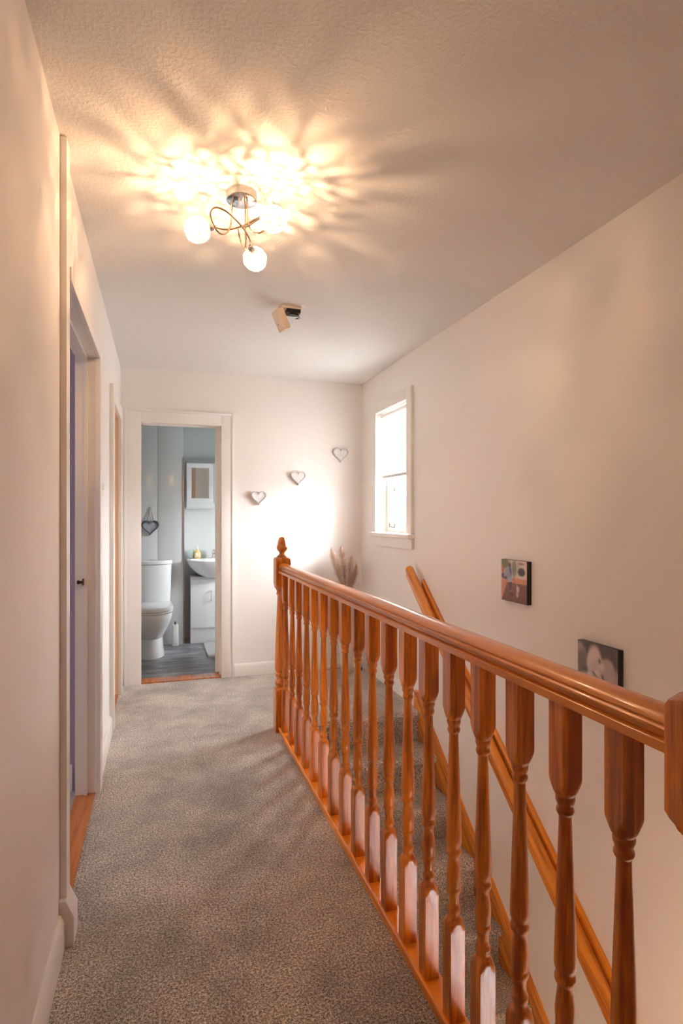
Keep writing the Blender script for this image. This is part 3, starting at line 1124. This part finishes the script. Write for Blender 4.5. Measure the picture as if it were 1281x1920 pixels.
for hx, hz, hw, lab in ((1.037, 1.416, 0.122, 'small white heart plaque nearest the bathroom door, lowest of three'),
                        (1.358, 1.580, 0.126, 'small white heart plaque, the middle one of three'),
                        (1.722, 1.780, 0.132, 'small white heart plaque nearest the corner, highest of three')):
    h = thing('heart_plaque', lab, 'wall decoration', (hx, YB, hz), group='white hearts on the end wall')
    bm = nb()
    heart_ring(bm, hw, 0.84, -0.034, -0.0005)
    lampchild('frame', bm, M['heart_edge'], h)
    bm = nb()
    heart_fill(bm, hw * 0.845, -0.028, -0.0008)
    bmesh.ops.inset_individual(bm, faces=[f for f in bm.faces if len(f.verts) > 8], thickness=0.008, depth=0.003)
    lampchild('panel', bm, M['heart'], h)

# dark heart in the bathroom, hung from twine
h = thing('hanging_heart', 'dark grey framed heart hanging from twine above the toilet', 'wall decoration', (0.190, PY, 1.155))
bm = nb()
heart_ring(bm, 0.165, 0.80, -0.024, -0.002)
lampchild('frame', bm, M['dark_grey'], h)
bm = nb()
heart_fill(bm, 0.165 * 0.80, -0.016, -0.004)
lampchild('panel', bm, M['grey_panel'], h)
bm = nb()
tube(bm, [(-0.035, -0.010, 0.062), (-0.012, -0.010, 0.13), (0.004, -0.006, 0.212), (0.018, -0.010, 0.13), (0.034, -0.010, 0.062)], 0.0028, n=6)
lampchild('twine', bm, M['string'], h)


# ================================================================== PRINTS ON THE RIGHT WALL
def painted_canvas(name, label, yc, zc, wy, hz, fn, n=72):
    """canvas block on the right wall; fn(u,v)->rgb, u left..right, v bottom..top as seen"""
    T = 0.026
    o = thing(name, label, 'canvas print', (W, yc, zc), group='canvas prints on the right wall')
    bm = nb()
    box(bm, -T, -0.0006, -wy / 2, wy / 2, -hz / 2, hz / 2, bevel=0.002)
    e = lampchild('canvas_edge', bm, M['dark'], o)
    bm = nb()
    lay = bm.loops.layers.float_color.new('Col')
    V = [[bm.verts.new((-T - 0.0006, wy / 2 - wy * i / n, -hz / 2 + hz * j / n)) for j in range(n + 1)] for i in range(n + 1)]
    for i in range(n):
        for j in range(n):
            f = bm.faces.new((V[i][j], V[i][j + 1], V[i + 1][j + 1], V[i + 1][j]))
            for lp, (a, b) in zip(f.loops, ((i, j), (i, j + 1), (i + 1, j + 1), (i + 1, j))):
                lp[lay] = (*fn(a / n, b / n), 1)
    p = lampchild('printed_picture', bm, M['print_col'], o)
    return o


def sm(a, b, x):
    t = max(0.0, min(1.0, (x - a) / (b - a)))
    return t * t * (3 - 2 * t)


def mixc(a, b, t):
    return tuple(x + (y - x) * t for x, y in zip(a, b))


def ell(u, v, cu, cv, ru, rv, soft=0.25, ang=0):
    du, dv = u - cu, v - cv
    c, s = math.cos(ang), math.sin(ang)
    du, dv = du * c + dv * s, -du * s + dv * c
    d = math.sqrt((du / ru) ** 2 + (dv / rv) ** 2)
    return 1 - sm(1 - soft, 1 + soft, d)


def lin(r, g, b):
    return tuple((c / 255) ** 2.2 for c in (r, g, b))


def dog_walk(u, v):
    c = lin(222, 204, 196)
    # far background: hedge, buildings, sky
    c = mixc(c, lin(120, 122, 92), ell(u, v, 0.10, 0.90, 0.26, 0.14, 0.4))
    c = mixc(c, lin(136, 134, 118), ell(u, v, 0.52, 0.80, 0.10, 0.20, 0.4))
    c = mixc(c, lin(196, 190, 176), ell(u, v, 0.68, 0.80, 0.05, 0.18, 0.4))
    c = mixc(c, lin(74, 66, 70), ell(u, v, 0.80, 0.74, 0.14, 0.10, 0.25))
    c = mixc(c, lin(160, 130, 120), ell(u, v, 0.78, 0.93, 0.12, 0.03, 0.4))
    c = mixc(c, lin(190, 120, 104), ell(u, v, 0.05, 0.76, 0.05, 0.10, 0.3))
    c = mixc(c, lin(110, 74, 88), ell(u, v, 0.09, 0.60, 0.12, 0.07, 0.3))
    c = mixc(c, lin(88, 82, 84), ell(u, v, 0.20, 0.56, 0.14, 0.05, 0.3))
    # sandy pavement
    c = mixc(c, lin(214, 150, 122), sm(0.60, 0.56, v) * (1 if u > 0.42 else sm(0.54, 0.50, v)))
    # dark path
    edge = 0.02 + (0.43 - v) * 0.0 + (v - 0.02) * 0.5
    path = sm(0.47, 0.44, v) * sm(edge - 0.02, edge + 0.02, u)
    c = mixc(c, lin(132, 92, 86), path)
    c = mixc(c, lin(118, 84, 78), sm(0.2, 0.0, v) * path)
    # walking person in a pale blue shirt
    c = mixc(c, lin(82, 58, 56), ell(u, v, 0.36, 0.44, 0.055, 0.11, 0.2))
    c = mixc(c, lin(100, 70, 64), ell(u, v, 0.38, 0.33, 0.035, 0.10, 0.3))
    c = mixc(c, lin(148, 156, 184), ell(u, v, 0.32, 0.66, 0.11, 0.19, 0.18))
    c = mixc(c, lin(168, 182, 200), ell(u, v, 0.33, 0.52, 0.085, 0.06, 0.2))
    c = mixc(c, lin(170, 160, 178), ell(u, v, 0.17, 0.68, 0.05, 0.12, 0.3, -0.4))
    c = mixc(c, lin(88, 84, 112), ell(u, v, 0.37, 0.76, 0.035, 0.11, 0.3, 0.25))
    c = mixc(c, lin(96, 78, 84), ell(u, v, 0.34, 0.87, 0.055, 0.055, 0.2))
    # lead and small white dog
    c = mixc(c, lin(150, 100, 100), ell(u, v, 0.53, 0.50, 0.012, 0.14, 0.3, 0.18))
    c = mixc(c, lin(214, 184, 182), ell(u, v, 0.66, 0.34, 0.055, 0.10, 0.3))
    c = mixc(c, lin(120, 80, 84), ell(u, v, 0.69, 0.42, 0.05, 0.03, 0.3))
    c = mixc(c, lin(196, 172, 166), ell(u, v, 0.64, 0.20, 0.05, 0.07, 0.3))
    c = mixc(c, lin(150, 118, 118), ell(u, v, 0.40, 0.26, 0.08, 0.015, 0.4, 0.2))
    c = mixc(c, lin(96, 68, 64), ell(u, v, 0.42, 0.18, 0.09, 0.04, 0.4))
    return c


def baby(u, v):
    def g(x):
        x = min(235, x * 1.12)
        return lin(x * 1.02, x * 0.95, x * 0.95)
    c = g(132)
    c = mixc(c, g(86), ell(u, v, 0.45, 0.98, 0.75, 0.12, 0.5))
    c = mixc(c, g(150), ell(u, v, 0.06, 0.86, 0.08, 0.10, 0.5))
    c = mixc(c, g(108), ell(u, v, 0.12, 0.60, 0.14, 0.22, 0.5))
    c = mixc(c, g(72), ell(u, v, 0.27, 0.86, 0.06, 0.16, 0.5))
    c = mixc(c, g(78), ell(u, v, 0.24, 0.40, 0.16, 0.10, 0.5, 0.4))
    # swaddled shoulder and blanket
    c = mixc(c, g(176), ell(u, v, 0.28, 0.26, 0.22, 0.13, 0.3, -0.3))
    c = mixc(c, g(96), ell(u, v, 0.70, 0.10, 0.28, 0.20, 0.5))
    c = mixc(c, g(150), ell(u, v, 0.95, 0.32, 0.12, 0.24, 0.4))
    # head lying sideways
    c = mixc(c, g(84), ell(u, v, 0.80, 0.78, 0.26, 0.20, 0.4, -0.3))
    c = mixc(c, g(196), ell(u, v, 0.42, 0.66, 0.17, 0.30, 0.25, -0.12))
    c = mixc(c, g(178), ell(u, v, 0.55, 0.50, 0.24, 0.24, 0.3))
    c = mixc(c, g(158), ell(u, v, 0.76, 0.55, 0.17, 0.23, 0.2))
    c = mixc(c, g(104), ell(u, v, 0.57, 0.68, 0.03, 0.07, 0.4, 0.3))
    c = mixc(c, g(188), ell(u, v, 0.62, 0.60, 0.06, 0.07, 0.5))
    c = mixc(c, g(194), ell(u, v, 0.50, 0.46, 0.05, 0.05, 0.5))
    c = mixc(c, g(112), ell(u, v, 0.43, 0.42, 0.07, 0.025, 0.4, -0.6))
    c = mixc(c, g(96), ell(u, v, 0.64, 0.40, 0.03, 0.06, 0.5, 0.5))
    c = mixc(c, g(124), ell(u, v, 0.52, 0.34, 0.09, 0.03, 0.5))
    c = mixc(c, g(200), ell(u, v, 0.34, 0.36, 0.10, 0.035, 0.4, -0.7))
    c = mixc(c, g(86), ell(u, v, 0.36, 0.20, 0.04, 0.10, 0.4, 0.5))
    c = mixc(c, g(190), ell(u, v, 0.44, 0.20, 0.05, 0.08, 0.4))
    return c


painted_canvas('canvas_print', 'colour photo canvas of a person walking a small dog, upper of the two', 2.362, 0.955, 0.205, 0.200, dog_walk)
painted_canvas('canvas_print', 'black and white baby photo canvas just above the handrail, lower of the two', 1.815, 0.668, 0.212, 0.200, baby)

# ================================================================== PAMPAS GRASS AND VASE
vx, vy = 1.735, 4.43
v = thing('floor_vase', 'slim cream floor vase in the corner behind the spindles', 'vase', (vx, vy, 0))
bm = nb()
loft(bm, [(0.0005, 0.040, 0), (0.012, 0.050, 0), (0.10, 0.066, 0), (0.22, 0.070, 0), (0.36, 0.058, 0), (0.46, 0.038, 0), (0.52, 0.030, 0), (0.56, 0.036, 0), (0.566, 0.038, 0), (0.564, 0.033, 0), (0.52, 0.026, 0), (0.46, 0.030, 0), (0.40, 0.0, 0)], n=36, cap=False)
lampchild('vessel', bm, M['vase'], v)
pl = [(-0.135, -0.03, 0.985, 0.34, 'leftmost plume of the dried pampas grass in the corner vase'),
      (-0.110, 0.04, 0.955, 0.30, 'second plume from the left of the dried pampas grass'),
      (-0.050, 0.00, 1.000, 0.32, 'tallest upright plume of the dried pampas grass'),
      (0.015, -0.05, 0.930, 0.30, 'middle plume of the dried pampas grass leaning over its neighbour'),
      (0.075, 0.02, 0.855, 0.28, 'short plume near the corner of the dried pampas grass')]
for dx, dy, top, ln, lab in pl:
    t = thing('pampas_stem', lab, 'dried grass', (vx, vy, 0.0), group='dried pampas grass in the corner vase')
    base = Vector((dx * 0.05, dy * 0.05, 0.43))
    path = catmull([base, Vector((dx * 0.12, dy * 0.12, 0.57)), Vector((dx * 0.55, dy * 0.55, (0.57 + top) / 2)), Vector((dx * 0.92, dy * 0.92, top - 0.06)), Vector((dx * 1.12, dy * 1.1, top))], 8)
    bm = nb()
    tube(bm, path, 0.0022, n=6, r2=0.001)
    lampchild('stalk', bm, M['stem'], t)
    bm = nb()
    L_ = len(path)
    zb = top - ln
    pts = [p for p in path if p.z > zb]
    for k in range(1100):
        f = rnd.random()
        idx = f * (len(pts) - 1)
        i0 = int(idx)
        p = pts[i0].lerp(pts[min(i0 + 1, len(pts) - 1)], idx - i0)
        wdt = 0.062 * math.sin(math.pi * min(1, 0.12 + f * 0.92)) ** 0.8
        a = rnd.uniform(0, 2 * math.pi)
        out = Vector((math.cos(a), math.sin(a), 0)) * wdt * rnd.uniform(0.4, 1.0)
        mid = p + out * 0.6 + Vector((0, 0, 0.022))
        tip = p + out + Vector((0, 0, rnd.uniform(0.004, 0.045)))
        side = Vector((-math.sin(a), math.cos(a), 0)) * 0.0013
        vv = [bm.verts.new(q) for q in (p - side, p + side, mid + side, mid - side)]
        bm.faces.new(vv)
        v5 = bm.verts.new(tip)
        bm.faces.new((vv[3], vv[2], v5))
    pm = obj('plume', bm, M['pampas'], t, smooth=False)

# small dark object in the corner
bm = nb()
loft(bm, [(0.0005, 0.018, 0), (0.010, 0.020, 0), (0.022, 0.016, 0), (0.034, 0.010, 0), (0.042, 0.012, 0), (0.046, 0.006, 0)], n=20)
o = obj('door_stop', bm, M['dark'], loc=(1.855, 4.47, 0))
tag(o, 'small dark object on the carpet in the far corner beside the vase', 'door stop')

# ================================================================== BATHROOM FITTINGS
TX = 0.205
to = thing('toilet', 'white close coupled toilet with closed lid seen through the bathroom door', 'toilet', (TX, 5.55, 0))


def oval_loft(bm, rings, n=40, cap=True):
    """rings: (z, half_width, y_front, y_back) rounded-front D shapes"""
    prev = None
    first = None
    for (z, hw, yf, yb_) in rings:
        row = []
        for i in range(n):
            t = 2 * math.pi * i / n
            c, s = math.cos(t), math.sin(t)
            if s < 0:
                x = hw * (abs(c) ** 0.9) * (1 if c > 0 else -1)
                ym = yf + (yb_ - yf) * 0.45
                y = ym + s * (ym - yf)
            else:
                e = 0.45
                x = hw * (abs(c) ** e) * (1 if c > 0 else -1)
                ym = yf + (yb_ - yf) * 0.45
                y = ym + (abs(s) ** e) * (yb_ - ym)
            row.append(bm.verts.new((x, y, z)))
        if prev:
            for i in range(n):
                bm.faces.new((prev[i], prev[(i + 1) % n], row[(i + 1) % n], row[i]))
        else:
            first = row
        prev = row
    if cap:
        bm.faces.new(prev)
        bm.faces.new(list(reversed(first)))


# pan
bm = nb()
oval_loft(bm, [(0.0005, 0.118, -0.20, 0.28), (0.02, 0.116, -0.20, 0.28), (0.08, 0.108, -0.185, 0.28), (0.17, 0.104, -0.175, 0.29), (0.24, 0.142, -0.225, 0.30), (0.30, 0.170, -0.27, 0.30), (0.35, 0.184, -0.295, 0.30), (0.395, 0.188, -0.305, 0.30), (0.402, 0.186, -0.303, 0.30)])
lampchild('pan', bm, M['ceramic'], to)
bm = nb()
oval_loft(bm, [(0.404, 0.186, -0.305, 0.20), (0.414, 0.192, -0.312, 0.20), (0.422, 0.192, -0.312, 0.20), (0.425, 0.188, -0.308, 0.20)])
lampchild('seat', bm, M['ceramic'], to)
bm = nb()
oval_loft(bm, [(0.427, 0.188, -0.310, 0.20), (0.435, 0.196, -0.318, 0.20), (0.452, 0.196, -0.318, 0.20), (0.464, 0.186, -0.305, 0.19), (0.468, 0.150, -0.26, 0.16)])
lampchild('lid', bm, M['ceramic'], to)
bm = nb()
oval_loft(bm, [(0.40, 0.165, 0.215, 0.395), (0.45, 0.172, 0.205, 0.395), (0.60, 0.180, 0.195, 0.395), (0.80, 0.184, 0.190, 0.395), (0.806, 0.182, 0.192, 0.395)])
lampchild('cistern', bm, M['ceramic'], to)
bm = nb()
oval_loft(bm, [(0.808, 0.186, 0.184, 0.397), (0.815, 0.192, 0.178, 0.397), (0.838, 0.192, 0.178, 0.397), (0.848, 0.184, 0.186, 0.392)])
cl = lampchild('cistern_lid', bm, M['ceramic'], to)
bm = nb()
loft(bm, [(0.848, 0.022, 0), (0.853, 0.022, 0), (0.856, 0.018, 0)], cx=0, cy=0.29, n=24)
lampchild('flush_button', bm, M['chrome'], cl)

# brush holder
bh = thing('toilet_brush_holder', 'slim white holder on the floor between toilet and basin unit', 'toilet brush', (0.425, 5.88, 0))
bm = nb()
loft(bm, [(0.0005, 0.030, 1.036), (0.006, 0.032, 1.038), (0.20, 0.029, 1.034), (0.206, 0.027, 1.032)], n=32)
lampchild('holder', bm, M['white_plastic'], bh)
bm = nb()
tube(bm, [(0, 0, 0.2), (0, 0, 0.235)], 0.009)
lampchild('handle', bm, M['dark_grey'], bh)

# vanity unit
vu = thing('vanity_unit', 'white gloss vanity cabinet under the bathroom basin', 'cabinet', (0.80, 6.0, 0))
bm = nb()
box(bm, -0.228, 0.27, -0.08, 0.185, 0.0005, 0.662, bevel=0.002)
lampchild('body', bm, M['white_gloss'], vu)
bm = nb()
box(bm, -0.226, 0.020, -0.100, -0.082, 0.155, 0.640, bevel=0.003)
dr = lampchild('door', bm, M['white_gloss'], vu)
bm = nb()
tube(bm, catmull([(-0.030, -0.100, 0.425), (-0.030, -0.124, 0.430), (-0.030, -0.128, 0.475), (-0.030, -0.124, 0.520), (-0.030, -0.100, 0.525)], 5), 0.0045, n=10)
lampchild('handle', bm, M['chrome'], dr)
bm = nb()
box(bm, 0.024, 0.268, -0.100, -0.082, 0.155, 0.640, bevel=0.003)
dr2 = lampchild('door', bm, M['white_gloss'], vu)
bm = nb()
tube(bm, catmull([(0.060, -0.100, 0.425), (0.060, -0.124, 0.430), (0.060, -0.128, 0.475), (0.060, -0.124, 0.520), (0.060, -0.100, 0.525)], 5), 0.0045, n=10)
lampchild('handle', bm, M['chrome'], dr2)
# basin: bowl-fronted ceramic top
ba = thing('basin', 'white ceramic basin with a bowed front on the vanity unit', 'basin', (0.82, 6.0, 0.664))
bm = nb()


def basin_row(z, hw, yf, yb_, n=48):
    row = []
    for i in range(n):
        t = 2 * math.pi * i / n
        c, s = math.cos(t), math.sin(t)
        e = 0.62 if s < 0 else 0.18
        x = hw * (abs(c) ** e) * (1 if c > 0 else -1)
        ym = -0.06
        y = ym + (abs(s) ** (0.95 if s < 0 else 0.18)) * ((yf - ym) if s < 0 else (yb_ - ym))
        row.append((x, y, z * 1.26))
    return row


rows = [basin_row(0.000, 0.12, -0.17, 0.10), basin_row(0.03, 0.19, -0.20, 0.15), basin_row(0.075, 0.25, -0.26, 0.182), basin_row(0.115, 0.278, -0.29, 0.185),
        basin_row(0.132, 0.282, -0.295, 0.185), basin_row(0.138, 0.276, -0.288, 0.185), basin_row(0.136, 0.245, -0.262, 0.08), basin_row(0.10, 0.215, -0.235, 0.05), basin_row(0.05, 0.15, -0.18, 0.01), basin_row(0.03, 0.06, -0.12, -0.04)]
vr = [[bm.verts.new(p) for p in r] for r in rows]
for a, b in zip(vr, vr[1:]):
    n = len(a)
    for i in range(n):
        bm.faces.new((a[i], a[(i + 1) % n], b[(i + 1) % n], b[i]))
bm.faces.new(list(reversed(vr[0])))
bm.faces.new(vr[-1])
lampchild('bowl', bm, M['ceramic'], ba)
# tap
tp = thing('basin_tap', 'chrome mixer tap at the back of the basin', 'tap', (0.815, 6.12, 0.838))
bm = nb()
loft(bm, [(0.0, 0.024, 0), (0.006, 0.024, 0), (0.010, 0.018, 0), (0.075, 0.016, 0), (0.082, 0.010, 0)], n=24)
lampchild('body', bm, M['chrome'], tp)
bm = nb()
tube(bm, catmull([(0, 0, 0.050), (0, -0.05, 0.062), (0, -0.10, 0.055), (0, -0.112, 0.038)], 5), 0.011, n=14)
lampchild('spout', bm, M['chrome'], tp)
bm = nb()
box(bm, -0.007, 0.007, -0.060, 0.010, 0.084, 0.096, bevel=0.003)
lampchild('lever', bm, M['chrome'], tp)
# soap bottle
so = thing('soap_bottle', 'amber soap bottle with a pump on the basin ledge', 'soap bottle', (0.650, 6.10, 0.838))
bm = nb()
loft(bm, [(0.0, 0.026, 0.2), (0.004, 0.030, 0.2), (0.030, 0.036, 0.1), (0.058, 0.030, 0), (0.080, 0.016, 0), (0.088, 0.011, 0), (0.096, 0.011, 0)], n=28)
lampchild('bottle', bm, M['amber'], so)
bm = nb()
box(bm, -0.017, 0.017, -0.040, -0.034, 0.020, 0.060)
lampchild('paper_label', bm, plain('cream_paper', (0.80, 0.72, 0.55), 0.6), so)
bm = nb()
loft(bm, [(0.096, 0.013, 0), (0.108, 0.013, 0), (0.110, 0.005, 0), (0.128, 0.005, 0)], n=18)
box(bm, -0.008, 0.008, -0.034, 0.008, 0.128, 0.138, bevel=0.002)
lampchild('pump', bm, M['white_plastic'], so)
# clear tumbler left of the soap
gl = nb()
loft(gl, [(0.0, 0.024, 0), (0.002, 0.026, 0), (0.085, 0.030, 0), (0.086, 0.028, 0), (0.004, 0.023, 0), (0.003, 0.0, 0)], n=28, cap=False)
o = obj('tumbler', gl, plain('pale_green_plastic', (0.52, 0.62, 0.58), 0.2), loc=(0.592, 6.13, 0.838))
tag(o, 'pale green tumbler left of the soap on the basin ledge', 'tumbler')

# mirror cabinet
mc = thing('mirror_cabinet', 'small white mirror fronted wall cabinet above the basin', 'cabinet', (0.72, 6.187, 1.60))
bm = nb()
box(bm, -0.180, 0.36, -0.115, 0.0, -0.235, 0.222, bevel=0.003)
lampchild('body', bm, M['white_gloss'], mc)
for x0_, x1_ in ((-0.176, 0.088), (0.092, 0.356)):
    bm = nb()
    wz = 0.046
    for b in ((x0_, x1_, -0.190, -0.190 + wz), (x0_, x1_, 0.215 - wz, 0.215), (x0_, x0_ + wz, -0.190 + wz, 0.215 - wz), (x1_ - wz, x1_, -0.190 + wz, 0.215 - wz)):
        box(bm, b[0], b[1], -0.134, -0.116, b[2], b[3], bevel=0.002)
    d = lampchild('door', bm, M['white_gloss'], mc)
    bm = nb()
    box(bm, x0_ + wz, x1_ - wz, -0.126, -0.120, -0.190 + wz, 0.215 - wz)
    lampchild('mirror', bm, M['mirror'], d)
    bm = nb()
    kx = x1_ - 0.018 if x0_ < 0 else x0_ + 0.018
    bmesh.ops.create_uvsphere(bm, u_segments=14, v_segments=8, radius=0.009, matrix=Matrix.Translation((kx, -0.143, 0.0)))
    lampchild('knob', bm, M['chrome'], d)
bm = nb()
box(bm, -0.185, 0.365, -0.120, 0.0, -0.250, -0.236, bevel=0.003)
lampchild('shelf', bm, M['white_gloss'], mc)

# bath mat
bm = nb()
P = []
for (px, py, a0) in ((0.86, 5.27, -90), (1.16, 5.27, 0)):
    pass
cxm, cym, hxm, hym, rm = 0.995, 5.56, 0.30, 0.335, 0.07
out = []
for (sx_, sy_, a0) in ((1, 1, 0), (-1, 1, 90), (-1, -1, 180), (1, -1, 270)):
    for k in range(7):
        a = math.radians(a0 + 15 * k)
        out.append((cxm + sx_ * (hxm - rm) + rm * math.cos(a), cym + sy_ * (hym - rm) + rm * math.sin(a)))
prism(bm, out, 'z', 0.0005, 0.016)
o = obj('bath_mat', bm, M['mat_grey'])
tag(o, 'pale grey bath mat on the bathroom floor in front of the basin', 'bath mat')
